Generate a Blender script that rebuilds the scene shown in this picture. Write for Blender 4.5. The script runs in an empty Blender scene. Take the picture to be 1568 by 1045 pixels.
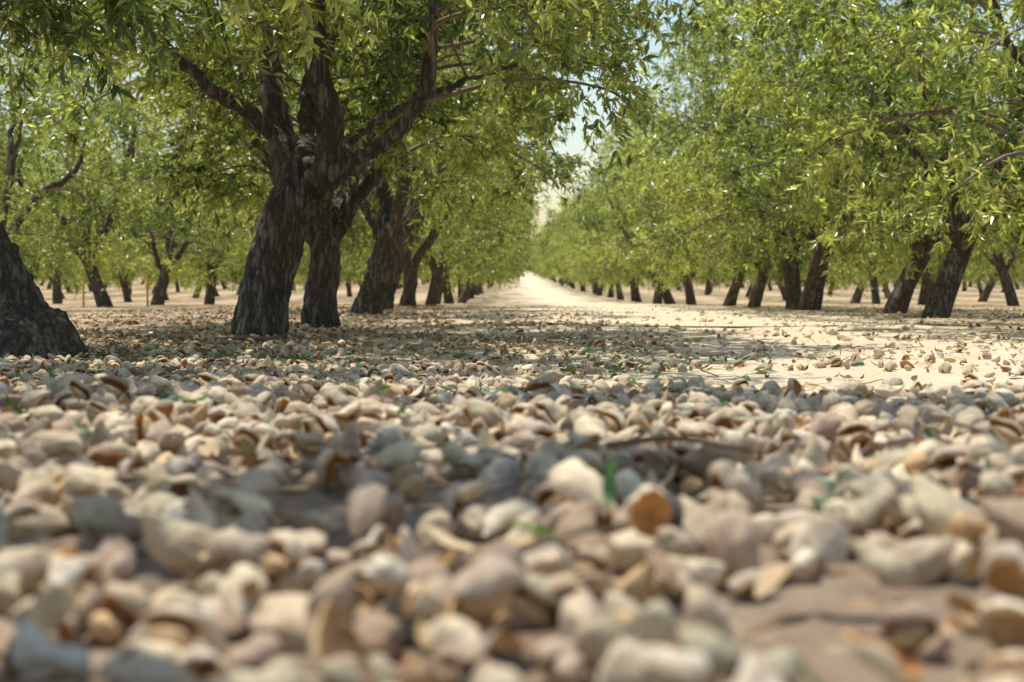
import bpy, math, numpy as np
from mathutils import Vector, noise as mnoise
scene=bpy.context.scene
F=2178.0; HC=0.42
# ---------------------------------------------------------------- helpers
def link(o): scene.collection.objects.link(o); return o
def norm(v): return v/np.maximum(np.linalg.norm(v,axis=-1,keepdims=True),1e-9)
def make_mesh(name,parts,mats):
    Vs=[];loops=[];sizes=[];mi=[];sm=[];rn=[];off=0
    for V,Fc,m,r,s in parts:
        V=np.asarray(V,float); Fc=np.asarray(Fc,int)
        Vs.append(V); loops.append((Fc+off).ravel()); sizes.append(np.full(len(Fc),Fc.shape[1]))
        mi.append(np.full(len(Fc),m)); sm.append(np.full(len(Fc),bool(s)))
        rn.append(np.broadcast_to(np.asarray(r,float),(len(V),))); off+=len(V)
    V=np.concatenate(Vs);L=np.concatenate(loops);S=np.concatenate(sizes)
    me=bpy.data.meshes.new(name); me.vertices.add(len(V)); me.vertices.foreach_set('co',V.astype(np.float32).ravel())
    me.loops.add(len(L)); me.loops.foreach_set('vertex_index',L.astype(np.int32))
    me.polygons.add(len(S)); st=np.concatenate([[0],np.cumsum(S)[:-1]])
    me.polygons.foreach_set('loop_start',st.astype(np.int32))
    me.update(calc_edges=True)
    me.polygons.foreach_set('material_index',np.concatenate(mi).astype(np.int32))
    me.polygons.foreach_set('use_smooth',np.concatenate(sm))
    a=me.attributes.new('rnd','FLOAT','POINT'); a.data.foreach_set('value',np.concatenate(rn).astype(np.float32))
    for m in mats: me.materials.append(m)
    me.validate(); me.update()
    return me
def catmull(P,R,seg=6):
    P=np.asarray(P,float);R=np.asarray(R,float);n=len(P)
    Pe=np.vstack([2*P[0]-P[1],P,2*P[-1]-P[-2]]);out=[];ro=[]
    for i in range(n-1):
        p0,p1,p2,p3=Pe[i:i+4]
        for k in range(seg):
            t=k/seg
            out.append(.5*((2*p1)+(-p0+p2)*t+(2*p0-5*p1+4*p2-p3)*t*t+(-p0+3*p1-3*p2+p3)*t**3)); ro.append(R[i]*(1-t)+R[i+1]*t)
    out.append(P[-1]);ro.append(R[-1]); return np.array(out),np.array(ro)
def tube(P,R,sides=10,wob=0.0,seed=0,cap=True):
    n=len(P);T=norm(np.gradient(P,axis=0))
    up=np.array([1.,0,0]) if abs(T[0][0])<.8 else np.array([0,1.,0])
    u=norm(np.cross(T[0],up));V=[];th=np.arange(sides)*2*np.pi/sides
    for i in range(n):
        u=norm(u-T[i]*np.dot(u,T[i]));w=np.cross(T[i],u)
        r=R[i]*(1+wob*(np.sin(3*th+seed+i*.25)*.5+np.sin(5*th+seed*2.3-i*.17)*.35+np.sin(2*th+i*.4+seed)*.4))
        V.append(P[i]+np.outer(np.cos(th)*r,u)+np.outer(np.sin(th)*r,w))
    V=np.vstack(V);a=np.arange(n-1)[:,None]*sides;j=np.arange(sides)[None,:];j2=(j+1)%sides
    Fq=np.stack([a+j,a+j2,a+sides+j2,a+sides+j],-1).reshape(-1,4)
    tris=np.concatenate([Fq[:,[0,1,2]],Fq[:,[0,2,3]]])
    if cap:
        k=len(V);V=np.vstack([V,P[0],P[-1]]);j=np.arange(sides);j2=(j+1)%sides
        tris=np.concatenate([tris,np.stack([j2,j,np.full(sides,k)],-1),np.stack([j+(n-1)*sides,j2+(n-1)*sides,np.full(sides,k+1)],-1)])
    return V,tris
# ---------------------------------------------------------------- terrain
DY=np.array([-60,0,1.2,2.2,3.0,4.3,6,8.5,13,18.6,23,30,41,55,80,143,250,400,800,1600.])
DZ=np.array([.25,.245,.235,.25,.29,.355,.40,.42,.44,.53,.60,.73,.96,1.13,1.2,1.0,.4,-.4,-1.6,-4.])
def gz(x,y):
    x=np.asarray(x,float);y=np.asarray(y,float)
    a=0
    for o in (-.5,0,.5): a=a+np.interp(y*(1+.06*o)+.3*o,DY,DZ)/3
    z=HC-a
    z=z+.012*np.sin(x*2.3+1)*np.sin(y*1.9)+.006*np.sin(x*6.1+y*2.2)*np.sin(y*5.3-x)+.003*np.sin(x*17+2*y)*np.sin(y*15)
    z=z+.04*np.exp(-((x+2.4)/.9)**2)*np.clip((y-2)/3,0,1)
    return z
# ---------------------------------------------------------------- materials
def mat(name):
    m=bpy.data.materials.new(name);m.use_nodes=True;nt=m.node_tree;nt.nodes.clear()
    o=nt.nodes.new('ShaderNodeOutputMaterial');b=nt.nodes.new('ShaderNodeBsdfPrincipled');nt.links.new(b.outputs[0],o.inputs[0])
    return m,nt,b,o
def N(nt,t,**k):
    n=nt.nodes.new(t)
    for a,v in k.items(): setattr(n,a,v)
    return n
def ramp(nt,src,stops):
    r=N(nt,'ShaderNodeValToRGB');cr=r.color_ramp
    while len(cr.elements)<len(stops): cr.elements.new(.5)
    for e,(p,c) in zip(cr.elements,stops): e.position=p;e.color=(*c,1) if len(c)==3 else c
    nt.links.new(src,r.inputs[0]);return r.outputs[0]
def noise(nt,vec,scale,detail=4,rough=.6):
    n=N(nt,'ShaderNodeTexNoise');n.inputs['Scale'].default_value=scale;n.inputs['Detail'].default_value=detail;n.inputs['Roughness'].default_value=rough
    if vec: nt.links.new(vec,n.inputs['Vector'])
    return n.outputs['Fac']
def mix(nt,f,a,b,typ='MIX'):
    n=N(nt,'ShaderNodeMix',data_type='RGBA',blend_type=typ)
    for s,v in ((0,f),(6,a),(7,b)):
        if isinstance(v,(int,float)): n.inputs[s].default_value=v
        elif isinstance(v,tuple): n.inputs[s].default_value=(*v,1)
        else: nt.links.new(v,n.inputs[s])
    return n.outputs[2]
def math_(nt,op,a,b=0.,clamp=False):
    n=N(nt,'ShaderNodeMath',operation=op,use_clamp=clamp)
    for s,v in ((0,a),(1,b)):
        if isinstance(v,(int,float)): n.inputs[s].default_value=v
        else: nt.links.new(v,n.inputs[s])
    return n.outputs[0]
def bump(nt,b,h,strength,dist):
    n=N(nt,'ShaderNodeBump');n.inputs['Strength'].default_value=strength;n.inputs['Distance'].default_value=dist
    nt.links.new(h,n.inputs['Height']);nt.links.new(n.outputs[0],b.inputs['Normal'])

def leaf_mat(name,c0,c1,c2,t0,t1,fac=.47,rough=.32,bk=(.23,.29,.15)):
    m,nt,b,o=mat(name)
    at=N(nt,'ShaderNodeAttribute',attribute_name='rnd')
    col=ramp(nt,at.outputs['Fac'],[(0.05,c0),(.5,c1),(.9,c2)])
    geo=N(nt,'ShaderNodeNewGeometry')
    col2=mix(nt,math_(nt,'MULTIPLY',geo.outputs['Backfacing'],.35),col,bk)
    nt.links.new(col2,b.inputs['Base Color']);b.inputs['Roughness'].default_value=rough
    b.inputs['Specular IOR Level'].default_value=1.
    tr=N(nt,'ShaderNodeBsdfTranslucent');tc=ramp(nt,at.outputs['Fac'],[(0.05,t0),(.8,t1)]);nt.links.new(tc,tr.inputs['Color'])
    ms=N(nt,'ShaderNodeMixShader');ms.inputs[0].default_value=fac
    nt.links.new(b.outputs[0],ms.inputs[1]);nt.links.new(tr.outputs[0],ms.inputs[2]);nt.links.new(ms.outputs[0],o.inputs[0])
    return m
M_leaf=leaf_mat('almond_leaf',(.032,.058,.012),(.18,.24,.06),(.54,.58,.26),(.12,.21,.012),(.98,1.,.18))
M_glit=leaf_mat('green_litter_leaf',(.05,.14,.035),(.08,.21,.05),(.14,.27,.06),(.1,.3,.04),(.25,.45,.08),.25,.5,(.1,.2,.07))
M_dlit=leaf_mat('dry_litter_leaf',(.22,.12,.045),(.46,.29,.12),(.70,.54,.28),(.25,.12,.04),(.45,.28,.1),.15,.7,(.4,.3,.16))

def bark_mat():
    m,nt,b,o=mat('almond_bark')
    tc=N(nt,'ShaderNodeTexCoord');mp=N(nt,'ShaderNodeMapping');mp.inputs['Scale'].default_value=(1,1,.2);nt.links.new(tc.outputs['Object'],mp.inputs[0])
    n1=noise(nt,mp.outputs[0],38,9,.75);n2=noise(nt,tc.outputs['Object'],4,3)
    n3=noise(nt,mp.outputs[0],16,6,.7)
    e=math_(nt,'MULTIPLY',math_(nt,'ABSOLUTE',math_(nt,'SUBTRACT',n3,.5)),12.,True)
    c=ramp(nt,n1,[(.3,(.12,.10,.083)),(.5,(.20,.172,.14)),(.75,(.32,.28,.23))])
    c=mix(nt,ramp(nt,n2,[(.4,(0,0,0)),(.7,(.4,.4,.4))]),c,(.22,.155,.11))
    c=mix(nt,e,(.075,.06,.048),c)
    nt.links.new(c,b.inputs['Base Color']);b.inputs['Roughness'].default_value=.85
    b.inputs['Specular IOR Level'].default_value=.3
    h=math_(nt,'ADD',math_(nt,'MULTIPLY',n1,.9),math_(nt,'MULTIPLY',e,.55))
    bump(nt,b,h,1.,.026);return m
M_bark=bark_mat()
def twig_mat():
    m,nt,b,o=mat('twig_bark');tc=N(nt,'ShaderNodeTexCoord')
    c=ramp(nt,noise(nt,tc.outputs['Object'],6,3),[(.35,(.12,.08,.055)),(.65,(.24,.18,.13))])
    nt.links.new(c,b.inputs['Base Color']);b.inputs['Roughness'].default_value=.8;return m
M_twig=twig_mat()
def ground_mat():
    m,nt,b,o=mat('orchard_soil');geo=N(nt,'ShaderNodeNewGeometry');pos=geo.outputs['Position']
    sx=N(nt,'ShaderNodeSeparateXYZ');nt.links.new(pos,sx.inputs[0])
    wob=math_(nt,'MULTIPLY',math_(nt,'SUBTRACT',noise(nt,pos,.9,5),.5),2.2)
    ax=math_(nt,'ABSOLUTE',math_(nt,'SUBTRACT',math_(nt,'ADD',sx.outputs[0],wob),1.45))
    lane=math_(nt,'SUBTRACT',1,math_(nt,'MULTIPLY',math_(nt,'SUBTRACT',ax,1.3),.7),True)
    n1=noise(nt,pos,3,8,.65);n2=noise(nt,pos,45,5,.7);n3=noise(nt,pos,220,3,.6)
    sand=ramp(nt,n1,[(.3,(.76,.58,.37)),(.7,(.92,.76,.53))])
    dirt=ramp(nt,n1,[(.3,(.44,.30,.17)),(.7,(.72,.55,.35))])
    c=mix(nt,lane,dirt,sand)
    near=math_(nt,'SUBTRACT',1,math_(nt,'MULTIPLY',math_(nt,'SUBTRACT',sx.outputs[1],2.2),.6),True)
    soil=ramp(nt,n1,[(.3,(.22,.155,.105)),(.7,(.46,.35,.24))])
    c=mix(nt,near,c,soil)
    vo=N(nt,'ShaderNodeTexVoronoi');vo.inputs['Scale'].default_value=26;nt.links.new(pos,vo.inputs['Vector'])
    chip=math_(nt,'LESS_THAN',vo.outputs['Distance'],.33)
    hs=N(nt,'ShaderNodeSeparateColor');nt.links.new(vo.outputs['Color'],hs.inputs[0])
    dens=math_(nt,'ADD',math_(nt,'MULTIPLY',math_(nt,'SUBTRACT',1,lane),.35),math_(nt,'MULTIPLY',n1,.3))
    on=math_(nt,'MULTIPLY',chip,math_(nt,'LESS_THAN',hs.outputs[0],dens))
    cc=ramp(nt,hs.outputs[1],[(0,(.15,.08,.035)),(.5,(.36,.22,.11)),(1,(.58,.45,.28))])
    c=mix(nt,math_(nt,'MULTIPLY',on,.85),c,cc)
    c=mix(nt,.4,c,ramp(nt,n2,[(.3,(.4,.4,.4)),(.65,(1.1,1.1,1.1))]),'MULTIPLY')
    nt.links.new(c,b.inputs['Base Color']);b.inputs['Roughness'].default_value=.95;b.inputs['Specular IOR Level'].default_value=.15
    h=math_(nt,'ADD',math_(nt,'ADD',math_(nt,'MULTIPLY',n2,1.),math_(nt,'MULTIPLY',n3,.5)),math_(nt,'MULTIPLY',on,.8))
    bump(nt,b,h,.9,.014);return m
M_ground=ground_mat()
def hull_mat(name,stops,mott,rough=.85,sc=45,bd=.0015):
    m,nt,b,o=mat(name);tc=N(nt,'ShaderNodeTexCoord');oi=N(nt,'ShaderNodeObjectInfo')
    va=N(nt,'ShaderNodeVectorMath',operation='ADD');nt.links.new(tc.outputs['Object'],va.inputs[0])
    cb=N(nt,'ShaderNodeCombineXYZ');nt.links.new(math_(nt,'MULTIPLY',oi.outputs['Random'],9),cb.inputs[0]);nt.links.new(cb.outputs[0],va.inputs[1])
    v=va.outputs[0]
    c=ramp(nt,oi.outputs['Random'],stops)
    n1=noise(nt,v,sc,6,.65);n2=noise(nt,v,sc*8,3,.6)
    c=mix(nt,ramp(nt,n1,[(.44,(0,0,0)),(.70,(1,1,1))]),c,mott)
    c=mix(nt,.5,c,ramp(nt,n2,[(.3,(.45,.45,.45)),(.6,(1.1,1.1,1.1))]),'MULTIPLY')
    nt.links.new(c,b.inputs['Base Color']);b.inputs['Roughness'].default_value=rough
    b.inputs['Sheen Weight'].default_value=.1;b.inputs['Specular IOR Level'].default_value=.25
    bump(nt,b,math_(nt,'ADD',n1,math_(nt,'MULTIPLY',n2,.4)),.8,bd);return m
M_hull=hull_mat('almond_hull',[(0,(.88,.72,.48)),(.14,(.66,.53,.35)),(.27,(.44,.39,.25)),(.40,(.86,.68,.44)),(.5,(.32,.21,.13)),(.62,(.74,.61,.42)),(.74,(.46,.32,.23)),(.87,(.62,.54,.41)),(1,(.96,.82,.60))],(.36,.25,.155))
M_inner=hull_mat('almond_hull_inner',[(0,(.74,.38,.13)),(.5,(.46,.23,.09)),(1,(.78,.52,.25))],(.25,.12,.05))
M_shell=hull_mat('almond_shell',[(0,(.78,.55,.30)),(1,(.62,.39,.19))],(.35,.2,.09),.8,90)

# ---------------------------------------------------------------- ground
ys=np.concatenate([np.linspace(-60,-1.2,25),np.arange(-1,9,.045),np.geomspace(9.05,1500,170)])
xp=np.concatenate([np.arange(0,3.6,.05),np.geomspace(3.65,900,60)]);xs=np.concatenate([-xp[::-1],xp[1:]])
X,Y=np.meshgrid(xs,ys);Z=gz(X,Y)
V=np.stack([X,Y,Z],-1).reshape(-1,3);nx=len(xs);i=np.arange(len(ys)-1)[:,None]*nx+np.arange(nx-1)[None,:]
Fq=np.stack([i,i+1,i+nx+1,i+nx],-1).reshape(-1,4)
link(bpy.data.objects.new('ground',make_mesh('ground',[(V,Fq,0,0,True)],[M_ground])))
yr=np.geomspace(11,900,260);w=np.linspace(0,1,9)
xl=-.9+.25*np.sin(yr*1.7)+.15*np.sin(yr*.63);xr=3.6+.25*np.sin(yr*1.3+1)
Xr=xl[:,None]*(1-w)+xr[:,None]*w;Yr=np.repeat(yr[:,None],9,1)
Zr=gz(Xr,Yr)+.006+.004*np.minimum(Yr/30,10)
V=np.stack([Xr,Yr,Zr],-1).reshape(-1,3);i=np.arange(len(yr)-1)[:,None]*9+np.arange(8)[None,:]
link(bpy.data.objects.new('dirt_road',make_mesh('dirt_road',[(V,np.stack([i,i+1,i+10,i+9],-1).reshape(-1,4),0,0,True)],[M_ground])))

# ---------------------------------------------------------------- foliage
def leaves(P,D,Nn,L,W,rnd,fine):
    S=norm(np.cross(D,Nn));U=np.cross(S,D);L=L[:,None];W=W[:,None]
    base=P;tip=P+D*L-U*L*.12
    l=P+D*L*.42-S*W*.5+U*W*.16;r=P+D*L*.42+S*W*.5+U*W*.16
    n=len(P)
    if fine:
        mid=P+D*L*.45-U*W*.05
        V=np.stack([base,l,r,mid,tip],1).reshape(-1,3);o=np.arange(n)[:,None]*5
        f=np.concatenate([o+np.array([[0,3,1]]),o+np.array([[1,3,4]]),o+np.array([[0,2,3]]),o+np.array([[2,4,3]])])
        return V,f,np.repeat(rnd,5)
    V=np.stack([base,l,tip,r],1).reshape(-1,3);o=np.arange(n)[:,None]*4
    f=np.concatenate([o+np.array([[0,2,1]]),o+np.array([[0,3,2]])])
    return V,f,np.repeat(rnd,4)
def gen_tree(name,seed,cc,cr,nclump,nsprig,nleaf,L,W,fine=False,trunk=None,limbs=None,zmin=1.0,r0=.14,lean=(0,0),remesh=0,crad=.42,keep=None,qmin=.35,sep=.48):
    rng=np.random.default_rng(seed);cc=np.array(cc,float);cr=np.array(cr,float)
    if trunk is None:
        h=rng.uniform(.7,1.0)
        trunk=([(0,0,-.12),(0,0,0),(lean[0]*.35,lean[1]*.35,h*.35),(lean[0]*.8,lean[1]*.8,h*.75),(lean[0],lean[1],h)],[r0*1.3,r0*1.1,r0*.92,r0*.88,r0*.95])
    top=np.array(trunk[0][-1])
    if limbs is None:
        limbs=[];k=rng.integers(4,6);a0=rng.uniform(0,6.28)
        for q in range(k):
            a=a0+q*6.283/k+rng.uniform(-.3,.3);rr=rng.uniform(.8,1.5);hh=rng.uniform(2.6,3.9)
            d=np.array([math.cos(a),math.sin(a),0])
            s=np.array([trunk[0][-2][0],trunk[0][-2][1],trunk[0][-2][2]])
            p1=top+d*.20+[0,0,.12];p2=top+d*rr*.42+[rng.normal(0,.06),rng.normal(0,.06),.65];p3=top+d*rr*.75+[rng.normal(0,.12),rng.normal(0,.12),(hh-1)*.6];p4=top+d*rr+[0,0,hh-1]
            rb=r0*rng.uniform(.45,.62)
            limbs.append(([s,p1,p2,p3,p4],[rb,rb,rb*.8,rb*.55,rb*.25]))
    parts=[];LP=[];LR=[]
    P,R=catmull(*trunk,seg=6)
    ss=36 if remesh else 16
    main=[tube(P,R,ss,.12,seed)]
    for q,(p,r) in enumerate(limbs):
        P,R=catmull(p,r,seg=7);P[3:-1]+=rng.normal(0,.012,P[3:-1].shape)
        main.append(tube(P,R,20 if remesh else 8,.08,seed+q));LP.append(P[7:]);LR.append(R[7:])
    LP=np.vstack(LP);LR=np.concatenate(LR)
    if remesh:
        me=make_mesh('tmp',[(v,f,0,0,True) for v,f in main],[]);ob=link(bpy.data.objects.new('tmp',me))
        md=ob.modifiers.new('r','REMESH');md.mode='VOXEL';md.voxel_size=remesh
        sm_=ob.modifiers.new('s','SMOOTH');sm_.iterations=5;sm_.factor=.5
        dg=bpy.context.evaluated_depsgraph_get();m2=bpy.data.meshes.new_from_object(ob.evaluated_get(dg))
        n=len(m2.vertices);co=np.empty(n*3,np.float32);m2.vertices.foreach_get('co',co);co=co.reshape(-1,3).astype(float)
        nn=np.empty(n*3,np.float32);m2.vertex_normals.foreach_get('vector',nn);nn=nn.reshape(-1,3)
        m2.calc_loop_triangles();f=np.empty(len(m2.loop_triangles)*3,np.int32);m2.loop_triangles.foreach_get('vertices',f);f=f.reshape(-1,3)
        d=np.array([ (abs(mnoise.noise((c[0]*17+seed,c[1]*17,c[2]*3.5)))*1.6-.4)+.6*mnoise.noise((c[0]*45,c[1]*45,c[2]*14))+1.5*mnoise.noise((c[0]*4+3,c[1]*4,c[2]*3)) for c in co])
        amp=np.interp(co[:,2],[0,.9,1.4],[.022,.020,.008]);co=co+nn*(d*amp)[:,None]
        parts.append((co,f,0,0,True));bpy.data.objects.remove(ob);bpy.data.meshes.remove(m2)
    else:
        for v,f in main: parts.append((v,f,0,0,True))
    C=[];tries=0
    while len(C)<nclump and tries<9000:
        tries+=1;p=rng.uniform(-1,1,3);q=(abs(p[2])**2.8+np.hypot(p[0],p[1])**2.8)**(1/2.8)
        if q>1 or q<qmin: continue
        p=cc+p*cr
        if p[2]<zmin+rng.uniform(0,.35): continue
        if keep and not keep(p): continue
        if C and np.min(np.linalg.norm(np.array(C)-p,axis=1))<sep: continue
        C.append(p)
    C=np.array(C);tw=[]
    for c in C:
        dd=np.linalg.norm(LP-c,axis=1)+np.maximum(LP[:,2]-c[2],0)*.6;k=int(np.argmin(dd));s=LP[k];l=np.linalg.norm(c-s)
        mid=(s+c)/2+np.array([0,0,.12*l])+rng.normal(0,.08,3);e=c+norm(c-cc)*.25
        rb=min(LR[k]*.5,.006+.008*l)
        P,R=catmull([s,mid,c,e],[rb,rb*.75,rb*.45,.003],seg=4);v,f=tube(P,R,5,cap=False);parts.append((v,f,1,0,True))
    ns=len(C)*nsprig;cl=np.repeat(np.arange(len(C)),nsprig)
    rad=crad*rng.uniform(.65,1.35,len(C))
    O=rng.normal(0,1,(ns,3));O=norm(O)*(rng.uniform(0,1,(ns,1))**.5)*rad[cl][:,None]*np.array([1,1,.8])
    S0=C[cl]+O*.7;D=norm(norm(rng.normal(0,1,(ns,3)))*.9+norm(O)*.6+norm(C[cl]-cc)*.4+np.array([0,0,-.02]))
    sl=rng.uniform(.16,.40,ns)
    if fine:
        E=S0+D*sl[:,None]+np.array([0,0,-.3])*(sl**1)[:,None]*.5;w_=.0024
        sd=norm(np.cross(D,np.array([.1,.2,1.])));ud=np.cross(D,sd)
        V=np.stack([S0+sd*w_,S0-sd*w_*.5+ud*w_,S0-sd*w_*.5-ud*w_,E],1).reshape(-1,3);o=np.arange(ns)[:,None]*4
        parts.append((V,np.concatenate([o+np.array([[0,1,3]]),o+np.array([[1,2,3]]),o+np.array([[2,0,3]])]),1,0,False))
    t=rng.uniform(.0,1,(ns,nleaf));
    P=S0[:,None,:]+D[:,None,:]*(sl[:,None]*t)[...,None]+np.array([0,0,-.12])*((sl[:,None])*t**2)[...,None]
    rd=norm(rng.normal(0,1,(ns,nleaf,3)));rd=norm(rd-D[:,None,:]*np.sum(rd*D[:,None,:],-1,keepdims=True))
    LD=norm(D[:,None,:]*.55+rd*.85+np.array([0,0,-.22])+rng.normal(0,.25,rd.shape));P=P.reshape(-1,3);LD=LD.reshape(-1,3);n=len(P)
    Nn=norm(rng.normal(0,.8,(n,3))+np.array([0,0,.9]));
    rr=np.clip(rng.beta(1.1,1.7,n)*.88+np.repeat(rng.uniform(-.26,.30,len(C)),nsprig*nleaf),0,1)
    v,f,r=leaves(P,LD,Nn,L*rng.uniform(.5,1.25,n),W*rng.uniform(.7,1.2,n),rr,fine)
    parts.append((v,f,2,r,False))
    return make_mesh(name,parts,[M_bark,M_twig,M_leaf])

K=8.55/F
def hp(px,py,dy=0): return (((px-395)*K),dy,(522-py)*K)
trunk=([(.0,0,-.15),hp(396,520),hp(411,430),hp(434,350),hp(461,292,0)],[.20,.165,.15,.135,.145])
limbs=[([hp(440,320),hp(447,270,.04),hp(425,200,.15),hp(402,100,.3),hp(402,0,.5),hp(390,-160,.7)],[.09,.09,.08,.07,.06,.03]),
 ([hp(425,215,.1),hp(390,180,.0),hp(330,140,-.2),hp(255,60,-.4),hp(150,-50,-.5)],[.05,.05,.045,.035,.02]),
 ([hp(462,310),hp(500,262,-.05),hp(514,215,-.08),hp(497,130,-.1),hp(481,0,-.05),hp(486,-160,.1)],[.09,.09,.075,.073,.063,.03]),
 ([hp(496,100,-.1),hp(520,60,-.15),hp(548,15,-.2),hp(600,-80,-.3)],[.04,.036,.03,.02]),
 ([hp(470,300),hp(505,278,-.1),hp(550,252,-.2),hp(612,212,-.3),hp(655,152,-.3),hp(668,60,-.3),hp(672,-80,-.3)],[.07,.068,.055,.048,.042,.03,.02]),
 ([hp(530,250,-.1),hp(545,205,.1),hp(610,165,.3),hp(700,118,.4),hp(800,80,.5)],[.04,.034,.028,.022,.012]),
 ([hp(450,300,.03),hp(462,250,.3),hp(440,200,.8),hp(430,80,1.3),hp(430,-60,1.6)],[.08,.08,.06,.045,.03])]
def keep_h(p):
    # open vase: no foliage hanging in front of the fork on the near side
    return not (p[1]<.5 and -.35<p[0]<1.15 and p[2]<1.95+.25*math.sin(p[0]*5))
me_h=gen_tree('almond_tree_hero',11,(.35,.1,2.75),(2.35,2.5,1.85),86,28,25,.082,.0245,True,trunk,limbs,1.2,remesh=.014,keep=keep_h,qmin=.2)
def place(me,x,y,rot=0,s=1,sz=None):
    o=link(bpy.data.objects.new('almond_tree',me));o.location=(x,y,float(gz(x,y))-.02);o.rotation_euler=(0,0,rot);o.scale=(s,s,sz or s);return o
o=place(me_h,-1.527,8.55)
tr_a=([(.0,0,-.15),(0,0,0),(-.06,0,.12),(-.13,0,.28),(-.22,.02,.5),(-.42,.05,.88),(-.50,.05,1.05)],[.40,.34,.26,.225,.21,.20,.20])
me_a=gen_tree('almond_tree_a',21,(-.1,0,2.7),(2.25,2.2,1.85),58,28,25,.083,.0245,True,trunk=tr_a,r0=.20,zmin=1.0,remesh=.016,qmin=.2,sep=.58)
me_b=gen_tree('almond_tree_b',32,(.1,0,2.8),(2.15,2.1,2.0),68,24,23,.083,.026,True,lean=(.03,0),r0=.125,zmin=.85,remesh=.02,qmin=.25,sep=.52)
me_c=gen_tree('almond_tree_c',43,(.0,0,2.8),(2.15,2.1,2.0),68,24,23,.083,.026,True,lean=(.28,.1),r0=.15,zmin=.85,remesh=.02,qmin=.25,sep=.52)
me_t=gen_tree('almond_tree_t',48,(.1,0,2.9),(2.6,2.4,1.3),13,46,22,.09,.03,True,lean=(.28,.1),r0=.15,zmin=1.6,sep=1.0,crad=.32)
me_r=[gen_tree('almond_tree_r%d'%k,60+k,(0,0,2.55),(2.2,2.2,2.15),66,24,20,.083,.027,False,lean=(rr_,.1),r0=r_,zmin=.55,sep=.57,crad=.38,qmin=.4) for k,(rr_,r_) in enumerate(((-.30,.12),(.22,.105),(-.42,.13),(.36,.115),(.04,.125)))]
place(me_a,-2.15,6.0,0)
place(me_t,-.7,1.1,2.4)
place(me_t,-2.5,3.3,.6)
place(me_b,-1.43,10.6,0.1,1)
place(me_c,-1.53,14.9,0)
rng=np.random.default_rng(5)
for k,y in enumerate([18.6,23,27,32,37,42,47,52,57]):
    place(([me_c,me_b]+me_r)[k%7],-1.65+rng.normal(0,.1),y,[.4,-.3][k] if k<2 else rng.uniform(0,6.3),rng.uniform(.92,1.04))
for k,(y,dx) in enumerate([(10.1,0),(13.6,-.05),(15.9,.12),(18.9,-.15),(21,.1),(24.2,-.1),(28,.1),(33,0),(37,0),(41,0),(46,0),(50,0),(55,0)]):
    place(me_r[(k*2+1)%5],4.15+dx+rng.normal(0,.06),y,rng.uniform(0,6.3),rng.uniform(.92,1.08))
for side in (-1,1):
    for k in range(1,4):
        x0=(-1.53-5.6*k) if side<0 else (3.97+5.6*k)
        y=10+3.5*k+rng.uniform(0,2)
        while y<45:
            if abs(x0)/y<.48: place(me_r[rng.integers(5)],x0+rng.normal(0,.35),y,rng.uniform(0,6.3),rng.uniform(.95,1.12))
            y+=rng.uniform(4.6,6.2)
# ---------------------------------------------------------------- scatter
def scatter(name,P,rot,scl,idx,objs):
    co=bpy.data.collections.new(name+'_kinds')
    for o in objs: co.objects.link(o)
    me=bpy.data.meshes.new(name);me.vertices.add(len(P));me.vertices.foreach_set('co',np.asarray(P,np.float32).ravel())
    a=me.attributes.new('rot','FLOAT_VECTOR','POINT');a.data.foreach_set('vector',np.asarray(rot,np.float32).ravel())
    a=me.attributes.new('scl','FLOAT','POINT');a.data.foreach_set('value',np.asarray(scl,np.float32))
    a=me.attributes.new('idx','INT','POINT');a.data.foreach_set('value',np.asarray(idx,np.int32))
    ob=link(bpy.data.objects.new(name,me))
    g=bpy.data.node_groups.new(name,'GeometryNodeTree')
    g.interface.new_socket('Geometry',in_out='INPUT',socket_type='NodeSocketGeometry');g.interface.new_socket('Geometry',in_out='OUTPUT',socket_type='NodeSocketGeometry')
    gi=g.nodes.new('NodeGroupInput');go=g.nodes.new('NodeGroupOutput');ip=g.nodes.new('GeometryNodeInstanceOnPoints')
    ci=g.nodes.new('GeometryNodeCollectionInfo');ci.inputs['Collection'].default_value=co;ci.inputs['Separate Children'].default_value=True;ci.inputs['Reset Children'].default_value=True
    def na(n,t):
        q=g.nodes.new('GeometryNodeInputNamedAttribute');q.data_type=t;q.inputs['Name'].default_value=n;return q.outputs['Attribute']
    ip.inputs['Pick Instance'].default_value=True
    g.links.new(gi.outputs[0],ip.inputs['Points']);g.links.new(ci.outputs[0],ip.inputs['Instance'])
    g.links.new(na('idx','INT'),ip.inputs['Instance Index']);g.links.new(na('rot','FLOAT_VECTOR'),ip.inputs['Rotation']);g.links.new(na('scl','FLOAT'),ip.inputs['Scale'])
    g.links.new(ip.outputs[0],go.inputs[0]);md=ob.modifiers.new('scatter','NODES');md.node_group=g
    return ob
pts=[];
for side in (-1,1):
    for k in range(0,9):
        x0=(-1.7-5.6*k) if side<0 else (4.15+5.6*k)
        y=61. if k==0 else (47. if k<4 else 26.+2*k)
        while y<(400 if k<2 else 130):
            if abs(x0)/y<.48: pts.append((x0+rng.normal(0,.2),y))
            y+=rng.uniform(4.8,6) if y<130 else rng.uniform(7,10)
pts=np.array(pts);n=len(pts)
tobjs=[bpy.data.objects.new('orchard_tree_kind_%d'%k,m) for k,m in enumerate(me_r)]
scatter('distant_orchard_trees',np.column_stack([pts,gz(pts[:,0],pts[:,1])]),np.column_stack([np.zeros(n),np.zeros(n),rng.uniform(0,6.3,n)]),rng.uniform(.92,1.1,n),rng.integers(0,5,n),tobjs)

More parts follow.
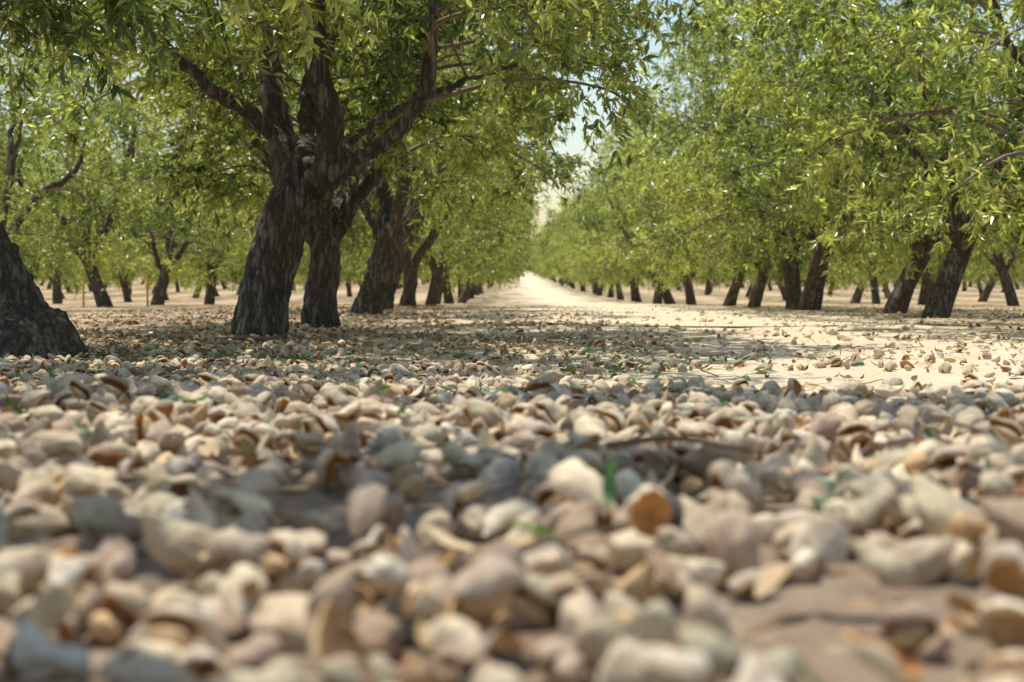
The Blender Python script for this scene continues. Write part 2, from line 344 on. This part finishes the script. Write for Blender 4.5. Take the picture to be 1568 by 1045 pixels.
# ---------------------------------------------------------------- almonds
def almond_pts(dirs,seed,wr):
    d=norm(dirs);x,y,z=d.T
    ax=.0235;ay=.0150;az=.0105
    t=np.clip(x,-1,1);taper=1-.30*t-.10*t*t
    p=np.stack([x*ax*(1+.12*np.maximum(x,0)**4),y*ay*taper,z*az*taper],-1)
    gr=np.exp(-((z)/.13)**2)*(y>0);p=p*(1-.12*gr[:,None])
    if wr:
        q=np.array([mnoise.noise((a[0]*2+seed,a[1]*2,a[2]*2))*1.0+.5*mnoise.noise((a[0]*5,a[1]*5+seed,a[2]*5)) for a in d])
        p=p*(1+wr*q[:,None])
    return p
def closed(seed,sc=1,wr=.14,m=0):
    nu,nv=22,14;V=[];v=np.linspace(0,np.pi,nv)
    vv,uu=np.meshgrid(v,np.arange(nu)*2*np.pi/nu,indexing='ij')
    D=np.stack([np.cos(vv),np.sin(vv)*np.cos(uu),np.sin(vv)*np.sin(uu)],-1).reshape(-1,3)
    P=almond_pts(D,seed,wr)*sc;a=np.arange(nv-1)[:,None]*nu;j=np.arange(nu)[None,:];j2=(j+1)%nu
    return (P,np.stack([a+j,a+nu+j,a+nu+j2,a+j2],-1).reshape(-1,4),m,0,True)
def cup(seed,flip=1,curl=.25,op=0.):
    nu,nv=28,9;vv,uu=np.meshgrid(np.linspace(0,np.pi*.5,nv),np.arange(nu)*2*np.pi/nu,indexing='ij')
    D=np.stack([np.sin(vv)*np.cos(uu),np.sin(vv)*np.sin(uu),np.cos(vv)],-1).reshape(-1,3)
    P=almond_pts(D,seed,.13);P[:,2]*=1.3
    an=np.arctan2(P[:,1],P[:,0]);hr=np.hypot(P[:,0],P[:,1])/.02
    P[:,2]+=curl*(P[:,0]**2/.021)*.8*np.sin(seed*3.1)+(.0025*np.sin(an*3+seed)+.0008*np.sin(an*7+seed*2))*hr**2
    I=P*np.array([.90,.87,.82])-np.array([0,0,.0010]);nvn=nv*nu
    a=np.arange(nv-1)[:,None]*nu;j=np.arange(nu)[None,:];j2=(j+1)%nu
    fo=np.stack([a+j,a+nu+j,a+nu+j2,a+j2],-1).reshape(-1,4);b=(nv-1)*nu;j=j[0];j2=j2[0]
    rim=np.stack([b+j,b+nvn+j,b+nvn+j2,b+j2],-1)
    V=np.vstack([P,I])
    if op:
        c,s=math.cos(op),math.sin(op);y=V[:,1]+.015;z=V[:,2].copy();V[:,1]=y*c-z*s-.015;V[:,2]=y*s+z*c
    V[:,2]*=flip;
    if flip<0: fo=fo[:,::-1];rim=rim[:,::-1]
    return [(V,fo,0,0,True),(V,np.vstack([fo[:,::-1]+nvn]),1,0,True),(V,rim,1,0,True)]
mats=[M_hull,M_inner,M_shell];kinds=[]
kinds.append([closed(1)]);kinds.append([closed(7,1.0,.22)]);kinds.append([closed(13,.95,.28)])
for s,op in ((3,.45),(5,.7)):
    kinds.append(cup(s,1,.3,op)+cup(s+1,-1,.3,op)+[closed(s,.74,.05,2)])
kinds.append(cup(9,1,.5));kinds.append(cup(12,1,-.5));kinds.append(cup(15,1,.9))
kinds.append([closed(21,.8,.06,2)])
nobj=[bpy.data.objects.new('almond_kind_%d'%k,make_mesh('almond_kind_%d'%k,p,mats)) for k,p in enumerate(kinds)]
kp=np.array([.10,.10,.10,.14,.15,.13,.12,.12,.04])
def ell(x,y,cx,cy,rx,ry): return ((x-cx)/rx)**2+((y-cy)/ry)**2
def sn(x,y,s): return .5+.25*(np.sin(x*s+1.3*np.sin(y*s*.7))+np.sin(y*s*1.3+1.7*np.sin(x*s*.9+2)))
def jitgrid(x0,x1,y0,y1,sp):
    a,b=np.meshgrid(np.arange(x0,x1,sp),np.arange(y0,y1,sp));a=a.ravel();b=b.ravel()
    return a+rng.uniform(-.5,.5,len(a))*sp,b+rng.uniform(-.5,.5,len(b))*sp
P=[];
for layer in range(2):
    x,y=jitgrid(-3.2,3.2,.2,5.6,.041)
    ok=np.abs(x)<.55*y+.6
    d=np.interp(y,[0,1.2,2.4,3.2,4.2,5.6],[.60,.68,.84,.8,.6,.35])
    d=d*np.where(x>.15,np.interp(y,[2.8,3.6,5],[1,.4,.25]),1)
    d=d*np.clip(.38+1.0*sn(x,y,5.3),0,1)
    e=ell(x,y,.28,.86,.22,.14);d=np.where(e<1,d*.18,d)
    e=ell(x,y,-.16,1.33,.13,.10);d=np.where(e<1,d*.25,d)
    e=ell(x,y,.85,4.4,.75,.95);d=np.where(e<1.2,d*.04,d)
    e=ell(x,y,1.8,3.9,.6,.4);d=np.where(e<1.,d*.25,d)
    if layer==1: d=d*np.interp(y,[0,2.6,3.4,4.0],[.35,.5,.15,0])
    ok&=rng.uniform(0,1,len(x))<d;x=x[ok];y=y[ok]
    P.append(np.column_stack([x,y,gz(x,y)+rng.uniform(.004,.014,len(x))+layer*rng.uniform(.012,.030,len(x))]))
x,y=jitgrid(-4.5,6,5.6,16,.095)
d=np.clip(np.interp(x,[-4,0,1.0,2.5,6],[.6,.5,.14,.12,.25])*np.interp(y,[5,9,16],[1,.7,.35])*(.3+1.2*sn(x,y,3.3)),0,1)
ok=rng.uniform(0,1,len(x))<d;x=x[ok];y=y[ok];P.append(np.column_stack([x,y,gz(x,y)+.006]))
P=np.vstack(P);n=len(P);rot=np.column_stack([rng.normal(0,.7,n),rng.normal(0,.6,n),rng.uniform(0,6.3,n)])
fl=rng.uniform(0,1,n)<.20;rot[fl,0]+=math.pi
scatter('almond_harvest_windrow',P,rot,rng.uniform(.75,1.4,n),rng.choice(9,n,p=kp),nobj)
print('NUTS',n)
def litter_leaf(name,seed,m,L=.07,W=.018):
    r=np.random.default_rng(seed);n=9;t=np.linspace(0,1,n);w=np.sin(np.pi*t**.8)**.8*W/2+.0004
    c=r.uniform(-.5,.9);fold=r.uniform(.1,.6)
    y=t*L-L/2;z=c*L*.35*(4*(t-.5)**2-0)+.002*np.sin(t*9+seed)
    V=np.vstack([np.column_stack([-w,y,z+fold*w]),np.column_stack([0*w,y,z]),np.column_stack([w,y,z+fold*w*r.uniform(.4,1.2)])])
    i=np.arange(n-1);f=np.vstack([np.column_stack([i,i+n,i+n+1,i+1]),np.column_stack([i+n,i+2*n,i+2*n+1,i+n+1])])
    return bpy.data.objects.new(name,make_mesh(name,[(V,f,0,r.uniform(0,1),True)],[m]))
lobj=[litter_leaf('litter_leaf_a%d'%k,k,M_dlit,.055,.02) for k in range(5)]+[litter_leaf('litter_leaf_b%d'%k,10+k,M_glit,.065,.019) for k in range(3)]
def stick(name,pts,rad,m,seed=0):
    Pq,Rq=catmull(pts,rad,6);v,f=tube(Pq,Rq,8,.12,seed);return make_mesh(name,[(v,f,0,0,True)],[m])
lobj.append(bpy.data.objects.new('litter_leaf_c0',stick('litter_twig',[(-.06,0,0),(-.02,.01,.004),(.03,-.004,.003),(.07,.01,0)],[.002,.0022,.0018,.001],M_twig)))
P=[]
for (x0,x1,y0,y1,sp,base) in ((-2.6,2.6,.4,5,.055,.30),(-4.5,7,3.4,9,.045,.45),(-5,8,9,26,.09,.5)):
    x,y=jitgrid(x0,x1,y0,y1,sp);d=base*(.25+1.5*sn(x,y,2.7))*np.interp(x,[-3,0,1.2,3,7],[1.2,1,.25,.3,.7])
    d=np.where(ell(x,y,.85,4.4,.75,1.)<1,d*.15,d);ok=rng.uniform(0,1,len(x))<d
    P.append(np.column_stack([x[ok],y[ok],gz(x[ok],y[ok])+np.where(y[ok]<3.4,.030,.008)]))
P=np.vstack(P);n=len(P)
pr=np.array([.18,.18,.18,.16,.15,.02,.02,.02,.09])
idx=rng.choice(9,n,p=pr)
gsel=(P[:,1]>3.2)&(P[:,1]<7)&(rng.uniform(0,1,n)<.36)&(P[:,0]<1.2);idx[gsel]=rng.integers(5,8,gsel.sum())
gsel=(P[:,1]<3.2)&(rng.uniform(0,1,n)<.12);idx[gsel]=rng.integers(5,8,gsel.sum())
scatter('leaf_litter',P,np.column_stack([rng.normal(0,.4,n),rng.normal(0,.4,n),rng.uniform(0,6.3,n)]),rng.uniform(.5,1.05,n),idx,lobj)
def put(name,me,loc,rot=(0,0,0),s=1):
    o=link(bpy.data.objects.new(name,me));o.location=loc;o.rotation_euler=rot;o.scale=(s,)*3;return o
put('green_leaf',lobj[5].data,(.08,1.17,.245),(1.35,.2,.2),.6)
put('green_leaf',lobj[6].data,(.02,.97,.238),(.5,.5,1.3),1.)
put('green_leaf',lobj[7].data,(.42,1.25,.245),(1.2,.2,.6),.6)
put('green_leaf',lobj[5].data,(-.46,2.0,.235),(.2,.3,1.3),1.)
put('fallen_twig',stick('fallen_twig',[(-.035,.90,.232),(0,.92,.236),(.05,.95,.246)],[.0032,.0028,.002],M_twig),(0,0,0))
put('fallen_twig',stick('fallen_twig_b',[(.10,1.5,.235),(.17,1.48,.245),(.24,1.42,.24)],[.004,.0036,.003],M_dlit),(0,0,0))
put('fallen_branch',stick('fallen_branch',[(-1.72,7.95,.03),(-1.55,8.0,.045),(-1.38,7.95,.04),(-1.27,8.05,.06)],[.012,.014,.012,.006],M_twig,3),(0,0,0))
m,nt,b,o=mat('yellow_paint');tc=N(nt,'ShaderNodeTexCoord');c=ramp(nt,noise(nt,tc.outputs['Object'],20),[(.3,(.55,.36,.04)),(.6,(.7,.5,.06))]);nt.links.new(c,b.inputs['Base Color'])
for px in (128,226):
    y=26.;x=(px-784)*y/F;z=float(gz(x,y));put('yellow_stake',stick('yellow_stake',[(0,0,-.1),(0,0,.25),(.005,0,.5),(.01,0,.56)],[.022,.022,.02,.008],m),(x,y,z))
# ---------------------------------------------------------------- light
s=Vector((-.20,.20,.93)).normalized()
sun=link(bpy.data.objects.new('sun',bpy.data.lights.new('sun','SUN')));sun.data.energy=5;sun.data.angle=math.radians(.5);sun.data.color=(1,.965,.89)
sun.rotation_euler=s.to_track_quat('Z','Y').to_euler();sun.location=(0,0,30)
w=bpy.data.worlds.new('World');scene.world=w;w.use_nodes=True;nt=w.node_tree;bg=nt.nodes['Background']
sk=nt.nodes.new('ShaderNodeTexSky');sk.sky_type='NISHITA';sk.sun_disc=False;sk.sun_elevation=math.asin(s.z);sk.sun_rotation=math.atan2(s.x,s.y);sk.air_density=1.4;sk.dust_density=.8;sk.ozone_density=.9
nt.links.new(sk.outputs[0],bg.inputs[0]);bg.inputs[1].default_value=.15
# ---------------------------------------------------------------- camera
cam=link(bpy.data.objects.new('camera',bpy.data.cameras.new('camera')));cam.data.lens=50;cam.data.sensor_width=36;cam.data.clip_start=.02;cam.data.clip_end=4000
cam.location=(0,0,HC);cam.rotation_euler=(math.radians(90-2.83),0,0)
cam.data.dof.use_dof=True;cam.data.dof.focus_distance=5.4;cam.data.dof.aperture_fstop=5.
scene.camera=cam
scene.view_settings.view_transform='Standard';scene.view_settings.look='None';scene.view_settings.exposure=0
